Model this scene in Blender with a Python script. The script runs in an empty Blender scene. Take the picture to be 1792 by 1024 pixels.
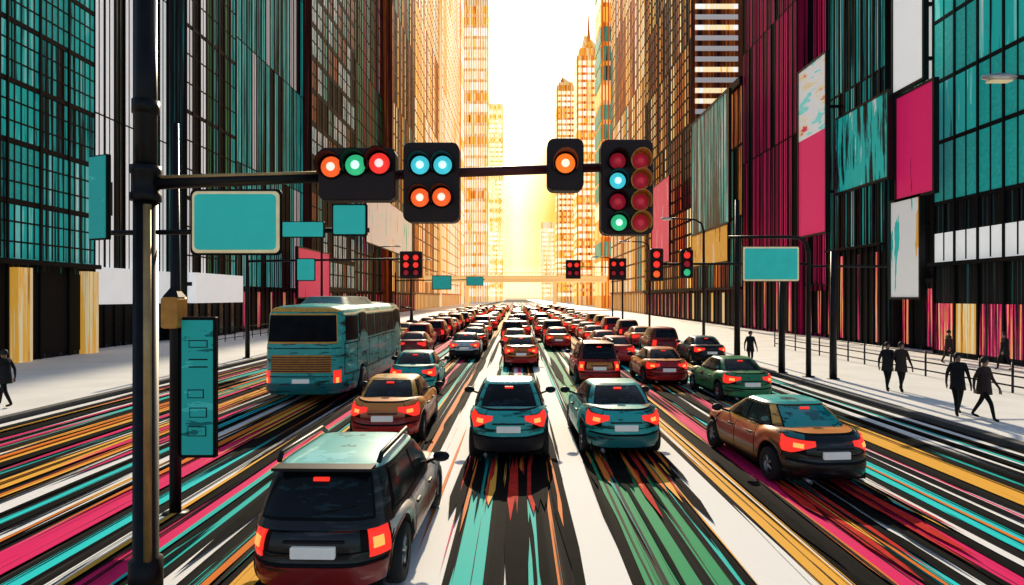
import bpy, bmesh, math, random, bisect
from mathutils import Vector, Matrix
R=math.radians; rnd=random.Random(7)
SC=bpy.context.scene; COL=SC.collection
F=1140.0; H0=3.5; VX,VY=905,520
def wx(px,d): return (px-VX)*d/F
def wz(py,d): return H0+(VY-py)*d/F
# ------------------------------------------------------------------ materials
MATS={}
def nodes(name):
    m=bpy.data.materials.new(name); m.use_nodes=True
    nt=m.node_tree; b=nt.nodes['Principled BSDF']; MATS[name]=m
    return m,nt,b
def pm(name,col,rough=.5,metal=0,es=0,ec=None,var=.25,ns=6,coat=0,spec=.4):
    m,nt,b=nodes(name)
    tc=nt.nodes.new('ShaderNodeTexCoord'); n=nt.nodes.new('ShaderNodeTexNoise'); n.inputs['Scale'].default_value=ns; n.inputs['Detail'].default_value=5
    nt.links.new(tc.outputs['Object'],n.inputs['Vector'])
    r=nt.nodes.new('ShaderNodeValToRGB'); r.color_ramp.elements[0].position=.3; r.color_ramp.elements[1].position=.7
    r.color_ramp.elements[0].color=tuple(c*(1-var) for c in col)+(1,); r.color_ramp.elements[1].color=tuple(min(1,c*(1+var*.4)) for c in col)+(1,)
    nt.links.new(n.outputs['Fac'],r.inputs['Fac']); nt.links.new(r.outputs['Color'],b.inputs['Base Color'])
    b.inputs['Roughness'].default_value=rough; b.inputs['Metallic'].default_value=metal
    b.inputs['Specular IOR Level'].default_value=spec
    if coat: b.inputs['Coat Weight'].default_value=coat; b.inputs['Coat Roughness'].default_value=.08
    if es:
        b.inputs['Emission Color'].default_value=tuple(ec or col)+(1,); b.inputs['Emission Strength'].default_value=es
    return m
def streak(name,stops,sc=(1.2,1.2,.03),rough=.35,es=0,spec=.18,detail=4,coord='pos',coat=0,rot=(0,0,0)):
    """stretched noise cut into hard bands of colour: stops=[(pos,col)]"""
    m,nt,b=nodes(name)
    if coord=='pos':
        g=nt.nodes.new('ShaderNodeNewGeometry'); out=g.outputs['Position']
    else:
        g=nt.nodes.new('ShaderNodeTexCoord'); out=g.outputs['Object']
    mp=nt.nodes.new('ShaderNodeMapping'); mp.inputs['Scale'].default_value=sc; mp.inputs['Rotation'].default_value=rot
    nt.links.new(out,mp.inputs['Vector'])
    n=nt.nodes.new('ShaderNodeTexNoise'); n.inputs['Scale'].default_value=1; n.inputs['Detail'].default_value=detail; n.inputs['Roughness'].default_value=.65
    nt.links.new(mp.outputs['Vector'],n.inputs['Vector'])
    r=nt.nodes.new('ShaderNodeValToRGB'); cr=r.color_ramp; cr.interpolation='CONSTANT'
    cr.elements[0].position=0; cr.elements[0].color=tuple(stops[0][1])+(1,)
    cr.elements[1].position=stops[1][0]; cr.elements[1].color=tuple(stops[1][1])+(1,)
    for p,c in stops[2:]:
        e=cr.elements.new(p); e.color=tuple(c)+(1,)
    nt.links.new(n.outputs['Fac'],r.inputs['Fac']); nt.links.new(r.outputs['Color'],b.inputs['Base Color'])
    b.inputs['Roughness'].default_value=rough; b.inputs['Specular IOR Level'].default_value=spec
    if coat: b.inputs['Coat Weight'].default_value=coat; b.inputs['Coat Roughness'].default_value=.08
    if es:
        nt.links.new(r.outputs['Color'],b.inputs['Emission Color']); b.inputs['Emission Strength'].default_value=es
    return m
def two_tone(name,top,bot,split,soft=.1):
    """car paint in two colours, ragged boundary at height split"""
    m,nt,b=nodes(name); tc=nt.nodes.new('ShaderNodeTexCoord'); sp=nt.nodes.new('ShaderNodeSeparateXYZ'); nt.links.new(tc.outputs['Object'],sp.inputs[0])
    n=nt.nodes.new('ShaderNodeTexNoise'); n.inputs['Scale'].default_value=4; n.inputs['Detail'].default_value=8; n.inputs['Roughness'].default_value=.7
    mp=nt.nodes.new('ShaderNodeMapping'); mp.inputs['Scale'].default_value=(.4,.4,3.5); nt.links.new(tc.outputs['Object'],mp.inputs['Vector']); nt.links.new(mp.outputs['Vector'],n.inputs['Vector'])
    a=nt.nodes.new('ShaderNodeMath'); a.operation='MULTIPLY_ADD'; a.inputs[1].default_value=.5; nt.links.new(n.outputs['Fac'],a.inputs[0]); nt.links.new(sp.outputs['Z'],a.inputs[2])
    r=nt.nodes.new('ShaderNodeValToRGB'); e=r.color_ramp.elements; e[0].position=(split+.25-soft)/2; e[0].color=tuple(bot)+(1,); e[1].position=(split+.25+soft)/2; e[1].color=tuple(top)+(1,)
    q=r.color_ramp.elements.new((split+.25-soft-.26)/2); q.color=tuple(c*.15 for c in bot)+(1,)
    q=r.color_ramp.elements.new((split+.25-soft-.16)/2); q.color=tuple(bot)+(1,)
    h=nt.nodes.new('ShaderNodeMath'); h.operation='MULTIPLY'; h.inputs[1].default_value=.5; nt.links.new(a.outputs[0],h.inputs[0])
    nt.links.new(h.outputs[0],r.inputs['Fac']); nt.links.new(r.outputs['Color'],b.inputs['Base Color']); b.inputs['Roughness'].default_value=.35; b.inputs['Coat Weight'].default_value=.35; b.inputs['Coat Roughness'].default_value=.08
INK=(.004,.005,.006); TEAL=(.02,.56,.5); TEALD=(.004,.15,.15); TEALL=(.22,.78,.72); PINK=(.82,.02,.15); CRIM=(.34,.008,.07)
GOLD=(.88,.45,.06); ORANGE=(.78,.2,.025); CREAM=(.88,.72,.42); WHITE=(.84,.84,.82); GREEN=(.04,.32,.1); MAROON=(.09,.01,.01); BROWN=(.24,.06,.015)
pm('ink',INK,.6,spec=.15); pm('black_metal',(.010,.010,.012),.4,.2,spec=.25); pm('teal',TEAL,.45,es=.12); pm('teal_dark',TEALD,.4); pm('teal_light',TEALL,.45)
pm('sign_teal',(.03,.58,.52),.45,es=.22,var=.12,ns=2); pm('bronze',(.55,.36,.15),.4,.5,var=.3,ns=4); pm('housing',(.022,.008,.008),.45,spec=.3)  # bronze: sun highlight of the mast given as a metal colour
streak('panel_teal',[(0,TEALD),(.36,(.02,.42,.39)),(.6,(.06,.56,.52))],(1,1,5),es=.18,coord='obj')  # sign and panel teals glow slightly, brightness added without a lamp
pm('pink',PINK,.5); pm('crimson',CRIM,.5); pm('gold',GOLD,.45); pm('orange',ORANGE,.5); pm('cream',CREAM,.5,es=.25); pm('white',WHITE,.5,var=.08,es=.2); pm('green',GREEN,.5); pm('lit_white',WHITE,.5,var=.15,ns=1,es=.5)  # teal, cream and whites: glow added to brighten shaded faces
pm('deck_gold',(.9,.62,.25),.6,es=.55)  # emission pales the overpass as sun haze would; it holds no lamps
pm('maroon',MAROON,.5); pm('brown',BROWN,.5); pm('concrete',(.36,.34,.32),.8); pm('steel',(.5,.5,.5),.3,.8)
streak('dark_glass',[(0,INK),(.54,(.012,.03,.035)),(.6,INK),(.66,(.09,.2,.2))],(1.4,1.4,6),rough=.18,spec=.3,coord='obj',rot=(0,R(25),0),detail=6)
pm('coach_glass',(.006,.009,.012),.5,spec=.06,var=.5,ns=2)
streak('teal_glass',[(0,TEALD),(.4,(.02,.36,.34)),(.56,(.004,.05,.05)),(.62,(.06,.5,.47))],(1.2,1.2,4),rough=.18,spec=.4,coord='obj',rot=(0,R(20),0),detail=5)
pm('rubber',(.012,.012,.013),.8); pm('rim',(.35,.36,.38),.3,.7)
pm('plate',(.85,.85,.8),.5,var=.05,es=.15); pm('tail_red',(.75,.015,.012),.25,es=.95,ec=(1,.035,.02),var=.5,ns=30); pm('tail_amber',(.9,.35,.05),.25,es=1.3,ec=(1,.34,.08))
pm('trim',(.012,.013,.016),.5,spec=.25)
for n,c,e in (('orange',(1,.13,.025),1.0),('red',(1,.04,.03),1.0),('green',(.04,.55,.24),.9),('cyan',(.06,.6,.72),1.0),('yellow',(1,.2,.02),1.1)):
    pm('lens_'+n,tuple(q*.8 for q in c),.3,es=e*.85,ec=c,var=.5,ns=14); pm('bulb_'+n,(.9,.9,.9),.3,es=1.5,ec=tuple(min(1,q+.38) for q in c))
pm('lens_dark',(.3,.012,.03),.3,es=.16,ec=(1,.03,.08)); pm('bulb_dark',(.4,.03,.05),.3,es=.25,ec=(1,.05,.1))
pm('visor_gold',(.6,.28,.05),.4,.2); pm('cloth',(.010,.010,.013),.9); pm('cloth_brown',(.03,.018,.015),.9); pm('skin',(.30,.16,.11),.6); pm('hair',(.012,.009,.008),.7)
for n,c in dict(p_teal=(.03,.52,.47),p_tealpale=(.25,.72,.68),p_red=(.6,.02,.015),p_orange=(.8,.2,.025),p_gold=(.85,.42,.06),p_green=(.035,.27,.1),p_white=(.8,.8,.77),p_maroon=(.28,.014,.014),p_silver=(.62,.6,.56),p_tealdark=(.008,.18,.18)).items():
    streak(n,[(0,tuple(q*.1 for q in c)),(.4,tuple(q*.45 for q in c)),(.44,c),(.6,tuple(min(.9,q*1.2+.08) for q in c))],(1.1,1.1,6),rough=.36,spec=.35,detail=7,coord='obj',coat=.3)  # dark and pale hatching in the paint imitates reflections
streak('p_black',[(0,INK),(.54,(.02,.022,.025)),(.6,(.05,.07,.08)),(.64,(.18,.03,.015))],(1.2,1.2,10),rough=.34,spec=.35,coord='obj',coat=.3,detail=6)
two_tone('p_goldred',(.86,.3,.045),(.42,.035,.014),.9,.14); two_tone('p_redgold',(.82,.3,.05),(.36,.015,.012),.78); two_tone('p_tealred',(.03,.5,.46),(.42,.04,.025),.45); two_tone('p_orangered',(.85,.26,.03),(.55,.015,.015),.72); two_tone('p_silverblack',(.75,.66,.55),(.25,.03,.015),.66)
streak('g_teal',[(0,INK),(.4,TEALD),(.45,TEAL),(.56,TEALL),(.66,WHITE)],(4,4,.06),es=.2)  # emission added to facade glass brightens shaded fronts, not room lamps
streak('g_teal_flat',[(0,INK),(.32,TEALD),(.39,TEAL),(.58,TEALL),(.68,WHITE)],(1.8,1.8,.08),es=.2)
streak('g_tealink',[(0,INK),(.48,TEALD),(.53,TEAL),(.63,TEALL)],(4,4,.06),es=.14)
streak('g_white',[(0,INK),(.42,WHITE),(.66,TEALL)],(4,4,.02),es=.35)
streak('g_black',[(0,INK),(.56,TEALD),(.62,(.4,.4,.4))],(4,4,.03))
streak('g_pink',[(0,CRIM),(.42,PINK),(.68,(.85,.25,.35))],(3,3,.03),es=.2)
streak('g_crim',[(0,INK),(.42,CRIM),(.52,PINK)],(4,4,.03),es=.18)
streak('g_mar',[(0,INK),(.44,MAROON),(.54,(.4,.04,.025)),(.64,ORANGE)],(2.5,2.5,.04),es=.12)
streak('g_brown',[(0,INK),(.38,MAROON),(.45,(.34,.05,.015)),(.52,ORANGE),(.6,GOLD)],(2.2,2.2,.05),es=.5)
streak('g_gold',[(0,BROWN),(.34,ORANGE),(.41,GOLD),(.54,CREAM)],(1,1,.02),es=.85)  # gold, cream and glow glass: sun haze put into colour and emission
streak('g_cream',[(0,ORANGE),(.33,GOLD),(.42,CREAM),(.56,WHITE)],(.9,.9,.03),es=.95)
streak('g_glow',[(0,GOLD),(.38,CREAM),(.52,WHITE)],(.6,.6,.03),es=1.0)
streak('g_blue',[(0,TEALD),(.4,(.3,.6,.62)),(.52,(.75,.8,.78))],(2,2,.3),es=.14)
streak('g_green',[(0,INK),(.44,(.02,.12,.06)),(.54,GREEN)],(3,3,.04),es=.12)
streak('shop',[(0,INK),(.48,CRIM),(.51,PINK),(.57,GOLD),(.63,CREAM)],(6,6,.1),es=.5)  # shopfront glow added to lift the dim ground floors
streak('shop_gold',[(0,BROWN),(.38,GOLD),(.52,CREAM)],(5,5,.08),es=.4)
streak('bb_teal',[(0,INK),(.42,TEALD),(.46,TEAL),(.62,WHITE)],(2,2,.15),es=.25)  # billboard emission added to offset the street's shade
streak('bb_dark',[(0,INK),(.5,TEALD),(.54,TEAL),(.62,WHITE)],(2.2,2.2,.06),es=.28)
streak('bb_pink',[(0,CRIM),(.3,PINK),(.62,(.9,.35,.45)),(.7,WHITE)],(.8,.8,.1),es=.35)
streak('bb_pale',[(0,TEALL),(.42,WHITE),(.56,CREAM),(.63,PINK)],(.3,.3,1.2),es=.35)
streak('bb_red',[(0,CRIM),(.35,PINK),(.7,ORANGE)],(.8,.8,.1),es=.3)
streak('bb_white',[(0,TEAL),(.38,WHITE),(.62,GOLD)],(.8,.8,.1),es=.25)
streak('bb_gold',[(0,BROWN),(.4,GOLD),(.6,CREAM)],(.8,.8,.2),es=.3)
streak('wall_ink',[(0,INK),(.54,(.03,.035,.04)),(.6,TEALD),(.66,TEAL)],(4,4,.03),rough=.6)
streak('wall_mar',[(0,INK),(.44,MAROON),(.6,(.35,.05,.025))],(4,4,.03),rough=.6)
streak('wall_brown',[(0,INK),(.38,MAROON),(.46,BROWN),(.56,ORANGE),(.66,GOLD)],(2.5,2.5,.02),rough=.6)
streak('wall_gold',[(0,BROWN),(.36,ORANGE),(.43,GOLD),(.54,CREAM)],(.8,.8,.02),rough=.6,es=.45)  # sun glow put into the wall colours and emission of distant towers
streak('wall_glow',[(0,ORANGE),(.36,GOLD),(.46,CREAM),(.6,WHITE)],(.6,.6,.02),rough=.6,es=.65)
streak('wall_crim',[(0,INK),(.42,CRIM),(.56,PINK)],(3,3,.02),rough=.6)
def roadm(name,col,thr=.42,ink=INK):
    return streak(name,[(0,ink),(thr,col)],(12,.04,1),rough=.7,spec=.06,detail=4)
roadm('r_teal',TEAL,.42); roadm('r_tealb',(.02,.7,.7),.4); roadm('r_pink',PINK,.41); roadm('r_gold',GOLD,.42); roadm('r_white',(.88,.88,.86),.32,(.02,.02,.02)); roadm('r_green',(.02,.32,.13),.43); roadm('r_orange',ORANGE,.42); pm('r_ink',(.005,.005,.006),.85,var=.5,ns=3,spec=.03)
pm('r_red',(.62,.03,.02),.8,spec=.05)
streak('asphalt',[(0,(.005,.005,.006)),(.5,(.010,.010,.011)),(.64,(.06,.05,.045))],(9,.08,1),rough=.85,spec=.04)
pm('pavement',(.85,.84,.82),.7,var=.1,ns=.6); pm('kerb',(.1,.1,.1),.8); pm('earth',(.5,.4,.2),.9)
# ------------------------------------------------------------------ mesh builder
class MB:
    def __init__(s): s.v=[];s.f=[];s.m=[];s.sm=[]
    def add(s,vs,fs,mi=0,smooth=False):
        o=len(s.v); s.v+= [tuple(v) for v in vs]
        for f in fs: s.f.append(tuple(i+o for i in f)); s.m.append(mi); s.sm.append(smooth)
        return s
    def box(s,x0,x1,y0,y1,z0,z1,mi=0):
        return s.add([(x0,y0,z0),(x1,y0,z0),(x1,y1,z0),(x0,y1,z0),(x0,y0,z1),(x1,y0,z1),(x1,y1,z1),(x0,y1,z1)],
            [(0,3,2,1),(4,5,6,7),(0,1,5,4),(1,2,6,5),(2,3,7,6),(3,0,4,7)],mi)
    def tube(s,pts,r,n=10,mi=0,cap=True):
        pts=[Vector(p) for p in pts]; rs=r if isinstance(r,(list,tuple)) else [r]*len(pts)
        vs=[];fs=[]
        for i,p in enumerate(pts):
            t=(pts[min(i+1,len(pts)-1)]-pts[max(i-1,0)]).normalized()
            u=t.cross(Vector((0,0,1)));
            if u.length<.05: u=t.cross(Vector((1,0,0)))
            u.normalize(); w=u.cross(t)
            for k in range(n):
                a=2*math.pi*k/n; vs.append(p+(u*math.cos(a)+w*math.sin(a))*rs[i])
        for i in range(len(pts)-1):
            for k in range(n): fs.append((i*n+k,i*n+(k+1)%n,(i+1)*n+(k+1)%n,(i+1)*n+k))
        s.add(vs,fs,mi,True)
        if cap:
            o=len(s.v)-len(vs)
            s.f.append(tuple(range(o,o+n)));s.m.append(mi);s.sm.append(False)
            s.f.append(tuple(range(o+len(vs)-n,o+len(vs))));s.m.append(mi);s.sm.append(False)
        return s
    def rr(s,cx,cz,w,h,r,y0,y1,mi=0,seg=5):
        pr=[]
        for (sx,sz,a0) in ((1,1,0),(-1,1,90),(-1,-1,180),(1,-1,270)):
            for k in range(seg+1):
                a=R(a0+90*k/seg); pr.append((cx+sx*(w/2-r)+r*math.cos(a),cz+sz*(h/2-r)+r*math.sin(a)))
        n=len(pr); b=min(.012,r*.4,abs(y1-y0)*.3)
        k=[(1-2*b/w),(1-2*b/h)]
        rows=[(y0,k),(y0+b,(1,1)),(y1-b,(1,1)),(y1,k)]
        vs=[];fs=[]
        for y,(kx,kz) in rows: vs+=[(cx+(x-cx)*kx,y,cz+(z-cz)*kz) for x,z in pr]
        for j in range(3):
            for i in range(n): fs.append((j*n+i,j*n+(i+1)%n,(j+1)*n+(i+1)%n,(j+1)*n+i))
        fs+= [tuple(range(n)),tuple(range(3*n,4*n))]
        return s.add(vs,fs,mi)
    def grid(s,P,mi=0,smooth=True,closed=False):
        r=len(P);c=len(P[0]); vs=[p for row in P for p in row]; fs=[]
        for i in range(r-1):
            for j in range(c if closed else c-1): fs.append((i*c+j,i*c+(j+1)%c,(i+1)*c+(j+1)%c,(i+1)*c+j))
        return s.add(vs,fs,mi,smooth)
    def lathe(s,prof,n=24,mi=0,axis='x',c=(0,0,0)):
        P=[]
        for (r,h) in prof:
            row=[]
            for k in range(n):
                a=2*math.pi*k/n
                if axis=='x': row.append((c[0]+h,c[1]+r*math.cos(a),c[2]+r*math.sin(a)))
                elif axis=='y': row.append((c[0]+r*math.cos(a),c[1]+h,c[2]+r*math.sin(a)))
                else: row.append((c[0]+r*math.cos(a),c[1]+r*math.sin(a),c[2]+h))
            P.append(row)
        return s.grid(P,mi,True,True)
    def mesh(s,name):
        me=bpy.data.meshes.new(name); me.from_pydata(s.v,[],s.f)
        me.polygons.foreach_set('material_index',s.m); me.polygons.foreach_set('use_smooth',s.sm)
        bm=bmesh.new(); bm.from_mesh(me); bmesh.ops.recalc_face_normals(bm,faces=bm.faces); bm.to_mesh(me); bm.free()
        return me
    def build(s,name,mats,parent=None):
        me=s.mesh(name)
        for m in (mats if isinstance(mats,(list,tuple)) else [mats]): me.materials.append(MATS[m])
        o=bpy.data.objects.new(name,me); COL.objects.link(o)
        if parent: o.parent=parent
        return o
def tag(o,label=None,cat=None,group=None,kind=None):
    if label: o['label']=label
    if cat: o['category']=cat
    if group: o['group']=group
    if kind: o['kind']=kind
    return o
def thing(name,label,cat,loc=(0,0,0),rz=0,group=None):
    o=bpy.data.objects.new(name,None); COL.objects.link(o); o.location=loc; o.rotation_euler=(0,0,rz); o.empty_display_size=.2
    return tag(o,label,cat,group)
def copy_tree(o,parent=None):
    c=o.copy(); COL.objects.link(c); c.parent=parent
    for ch in list(o.children): copy_tree(ch,c)
    return c
# ------------------------------------------------------------------ setting
def sheet(name,x0,x1,y0,y1,z,m):
    return tag(MB().add([(x0,y0,z),(x1,y0,z),(x1,y1,z),(x0,y1,z)],[(0,1,2,3)]).build(name,m),kind='structure')
sheet('ground',-3000,3000,-300,6000,-.02,'earth')
sheet('road',-14.3,11.5,-40,900,0,'asphalt')
strips=[(-14.2,-13.9,'r_white'),(-12.95,-12.5,'r_white'),(-12.3,-11.95,'r_teal'),(-11.6,-11.45,'r_white'),(-11.2,-10.6,'r_gold'),(-10.35,-10.2,'r_teal'),(-10,-9.4,'r_gold'),(-8.95,-8.35,'r_white'),(-8.15,-7.95,'r_tealb'),(-7.72,-7.45,'r_white'),
(-7.1,-6.5,'r_pink'),(-6.28,-6.0,'r_tealb'),(-5.75,-5.66,'r_white'),(-5.45,-4.95,'r_pink'),(-4.75,-4.55,'r_teal'),(-4.38,-4.15,'r_white'),(-3.95,-3.78,'r_teal'),(-3.5,-3.2,'r_gold'),(-3.1,-2.88,'r_pink'),(-2.6,-2.42,'r_teal'),(-2.1,-1.95,'r_orange'),
(-1.75,-.92,'r_white'),(-.8,-.42,'r_teal'),(-.16,.09,'r_white'),(.16,.36,'r_teal'),(.5,.56,'r_orange'),(.78,1.4,'r_white'),(1.62,2.25,'r_green'),(2.4,2.62,'r_green'),(2.72,2.8,'r_teal'),(2.92,3.6,'r_white'),(3.72,4.15,'r_gold'),(4.55,4.95,'r_pink'),
(5.15,5.38,'r_tealb'),(5.6,5.7,'r_white'),(5.9,6.35,'r_pink'),(6.6,6.72,'r_white'),(6.95,7.45,'r_tealb'),(7.7,8.15,'r_white'),(8.5,9.1,'r_gold'),(9.35,9.5,'r_teal'),(9.8,10.15,'r_white'),(10.45,10.7,'r_teal'),(11.0,11.3,'r_white')]
mkeys=['r_teal','r_tealb','r_pink','r_gold','r_white','r_green','r_orange','r_ink','r_red']
mb=MB()  # lane lines, plus light trails and wet reflections painted as coloured bands
for x0,x1,m in strips:
    mb.add([(x0,-20,.004),(x1,-20,.004),(x1,420,.004),(x0,420,.004)],[(0,1,2,3)],mkeys.index(m))
cnt=[0]
def brush(x,w,y0,L,c):
    z=.008+cnt[0]*.00003; cnt[0]+=1
    mb.add([(x,y0,z),(x+w,y0+L*.25,z),(x+w*.9,y0+L*.7,z),(x+w*.3,y0+L,z),(x-w*.6,y0+L*.7,z),(x-w,y0+L*.25,z)],[(0,1,2,3,4,5)],mkeys.index(c))
for x0,x1,m in strips:   # ragged brushed edges on every lane line and painted light streak
    for x in (x0,x1):
        for k in range(5): brush(x+rnd.uniform(-.03,.03),rnd.uniform(.02,.07),rnd.uniform(2,50),rnd.uniform(2,9),'r_ink' if rnd.random()<.6 else m)
for i in range(90):   # sun glow painted in warm strokes towards the far end of the street
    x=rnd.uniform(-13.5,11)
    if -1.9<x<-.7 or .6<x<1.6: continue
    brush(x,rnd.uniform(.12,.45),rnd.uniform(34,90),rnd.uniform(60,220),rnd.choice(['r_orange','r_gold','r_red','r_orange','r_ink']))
for i in range(640):
    brush(rnd.uniform(-13.6,11),rnd.choice([.012,.015,.02,.03,.04,.06,.1]),rnd.uniform(4,80),rnd.uniform(4,24),rnd.choices(['r_ink','r_white','r_teal','r_pink','r_gold','r_orange'],[13,2.2,2.2,1.6,2,1.6])[0])
for k in range(44):
    x=rnd.uniform(-13.5,11)
    if -1.9<x<-.7 or .6<x<1.6: continue
    brush(x,rnd.uniform(.08,.22),rnd.uniform(2,30),rnd.uniform(6,20),'r_ink')
for k in range(60):
    brush(rnd.uniform(-13.5,-3),rnd.uniform(.03,.1),rnd.uniform(2,26),rnd.uniform(5,16),rnd.choice(['r_gold','r_pink','r_orange','r_gold','r_pink']))
for (px_,d) in ((890,13.5),(1095,13.9),(1462,11.6),(668,15),(718,22.6),(1318,21),(1050,25),(1172,25)):  # reflections of the cars painted onto the road behind them
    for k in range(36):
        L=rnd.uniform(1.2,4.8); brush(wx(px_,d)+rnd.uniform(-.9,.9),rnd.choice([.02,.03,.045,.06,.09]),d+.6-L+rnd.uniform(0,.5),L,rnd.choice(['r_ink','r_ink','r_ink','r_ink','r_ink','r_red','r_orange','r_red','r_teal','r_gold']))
tag(mb.build('lane_lines_light_streaks',mkeys),kind='structure')
for nm,x0,x1,sg in (('left_pavement',-40,-14.3,-1),('right_pavement',11.5,40,1)):
    a,b=(x0,x1-.3) if sg<0 else (x0+.3,x1)
    tag(MB().box(a,b,-40,900,-.01,.13).build(nm,'pavement'),kind='structure')
    a,b=(x1-.3,x1) if sg<0 else (x0,x0+.3)
    tag(MB().box(a,b,-40,900,-.01,.135).build(nm.replace('pavement','kerb'),'kerb'),kind='structure')
# ------------------------------------------------------------------ buildings
def building(side,d0,d1,sb,H,wall,fin,wins,fh,nb,label,base=('ink','dark_glass'),fw=.25,sh=.35,cols=None,weights=None,fascia=None,fp=None,sub=2,zb=4.4,shop_top=None,first=None,pillars=(),hsub=0,hw_=.25,front=None):
    X=(26 if side<0 else 25)+sb; L=d1-d0
    root=thing('office_building',label,'building',(side*X,(d0+d1)/2,.13))
    px=lambda v:-side*v
    def bx(mb,p0,p1,y0,y1,z0,z1,mi=0):
        a,b=sorted((px(p0),px(p1))); mb.box(a,b,y0,y1,z0,z1,mi)
    fp=fp or .13
    w=MB(); bx(w,-18,0,-L/2,L/2,0,H)
    bx(w,-18.2,.45,-L/2,L/2,H,H+.8,1)
    zv=min(H,3.5+.456*d1*1.06); bw=L/nb
    nf=max(1,int(math.ceil((zv-zb)/fh)))
    for i in range(nb+1):
        y=-L/2+i*bw; bx(w,0,fp,max(y-fw/2,-L/2+.01),min(y+fw/2,L/2-.01),0,H-.02,1)
        if i<nb and sub:
            for q in range(1,sub+1): bx(w,0,.085,y+bw*q/(sub+1)-.045,y+bw*q/(sub+1)+.045,zb+.2,H-.03,1)
    for k in range(int((H-zb)/fh)+1):
        z=zb+k*fh; bx(w,0,.1 if k else .5,-L/2+.02,L/2-.02,z-sh/2,z+sh/2,1)
        for q in range(1,hsub+1):
            z2=z+fh*q/(hsub+1)
            if z2<H-.5: bx(w,0,.092,-L/2+.03,L/2-.03,z2-hw_/2,z2+hw_/2,1)
    w.build('wall',[wall,fin],root)
    for i in range(nb):
        y0=-L/2+i*bw+fw/2+.03; y1=-L/2+(i+1)*bw-fw/2-.03
        cm=cols[i%len(cols)] if cols else None
        for k in range(nf):
            z0=zb+k*fh+sh/2+.03; z1=min(zb+(k+1)*fh-sh/2-.03,H-.1)
            if z1-z0<.5: continue
            m=cm or rnd.choices(wins,weights)[0]
            if first and k==0: m=first; z1=z0+1.7
            t=MB(); bx(t,.0,.06,y0,y1,z0,z1); t.build('window',m,root)
        t=MB(); bx(t,.0,.05,y0,y1,.25,shop_top or zb-.5); t.build('shop_window',base[i%len(base)],root)
    for (dd,pw) in pillars:
        t=MB(); y=dd-(d0+d1)/2; bx(t,0,.5,y-pw/2,y+pw/2,0,zb-.3); t.build('pillar','shop_gold',root)
    if fascia:
        t=MB(); bx(t,.0,.8,-L/2+.1,L/2-.1,2.9,5.3); t.build('fascia',fascia,root)
    if front:   # louvred bands on the end wall that faces down the street
        ms,fhh,bh,z0,wd=front; z=z0
        while z<zv:
            t=MB(); bx(t,-wd,-.4,-L/2-.15,-L/2,z,z+fhh*bh); t.build('window_band',rnd.choice(ms),root); z+=fhh
    return root
B=building
B(-1,24,40,0,30,'wall_ink','ink',['g_teal_flat','g_teal','teal','g_tealink'],3.1,7,'teal glass curtain wall block at the far left with gold ground floor columns',('ink',),fw=.12,sh=.26,weights=[3,3,1,.7],sub=4,zb=5.2,pillars=((29.6,1),(33.8,1),(39.2,1)),hsub=2,hw_=.09)
B(-1,40,51,1.5,36,'wall_ink','ink',['g_white','g_black'],11,10,'narrow tower striped in black and white behind the left traffic mast',('ink',),fw=.12,sh=.06,cols=['ink','ink','lit_white','lit_white','g_black','lit_white','ink','lit_white','g_tealink','lit_white'],fascia='lit_white',sub=1)
B(-1,51,60,0,40,'wall_ink','ink',['g_green','g_tealink','g_black'],6.8,8,'black tower with green tinted glass left of the bus',('ink','dark_glass'),fw=.2,sh=.3,cols=['g_white','ink','lit_white','g_green','g_tealink','ink','g_green','g_teal'],fascia='lit_white',sub=1,hsub=2,hw_=.12)
B(-1,60,82,1,54,'wall_ink','ink',['g_teal','g_tealink','g_teal_flat','white','ink'],12,18,'tall teal tower with close vertical fins above the bus',('shop','ink','ink'),fw=.18,sh=.08,weights=[4,2,4,1.4,1.4],sub=1)
B(-1,82,104,0,66,'wall_mar','ink',['g_blue','g_mar','ink','g_tealink'],4.2,9,'dark maroon office tower with a grid of pale blue windows',('shop','ink','ink'),fw=.5,sh=.7,weights=[2.6,2,2,.6],sub=1,hsub=1,hw_=.2)
B(-1,104,135,2,82,'wall_mar','ink',['g_mar','ink','g_tealink','g_green','g_blue','g_crim'],20,24,'black and red tower beyond the maroon office tower on the left',('ink','shop'),fw=.35,sh=.2,sub=0,hsub=5,hw_=.3)
B(-1,135,165,0,98,'wall_brown','maroon',['g_teal','g_brown','g_mar','ink','g_gold'],20,20,'brown tower with scattered teal glass left of the sunlit gap',('ink','shop'),fw=.4,sh=.3,weights=[1.2,3,2,1.5,1.6],sub=0,hsub=5,hw_=.35)
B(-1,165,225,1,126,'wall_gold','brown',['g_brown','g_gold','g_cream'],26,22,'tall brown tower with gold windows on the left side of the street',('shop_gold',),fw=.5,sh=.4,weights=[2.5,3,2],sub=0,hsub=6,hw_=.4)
B(-1,225,292,0,150,'wall_glow','orange',['g_gold','g_cream','g_glow'],36,18,'tallest slab in painted gold glow on the left side of the street',('shop_gold',),fw=.5,sh=.5,weights=[1.4,3,3],sub=0,hsub=8,hw_=.35)
B(1,24,39,0,30,'wall_ink','ink',['teal','g_teal_flat','teal'],3.6,8,'teal glass curtain wall block at the far right above pink and gold shopfronts',('shop','shop','shop_gold','shop'),fw=.12,sh=.2,weights=[3,2,1],sub=1,zb=5.3,shop_top=3.0,first='lit_white')
B(1,39,44,1,33,'wall_ink','ink',['g_white','ink','bb_teal'],6,4,'narrow black building faced with red and white panels on the right',('ink','shop'),fw=.25,sh=.3)
B(1,44,52,0,38,'wall_ink','ink',['g_tealink','g_teal','g_black'],12,10,'black and teal tower behind the large teal billboard on the right',('ink','shop','ink'),fw=.2,sh=.15,weights=[2,3,1.4],sub=1,zb=7)
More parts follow.
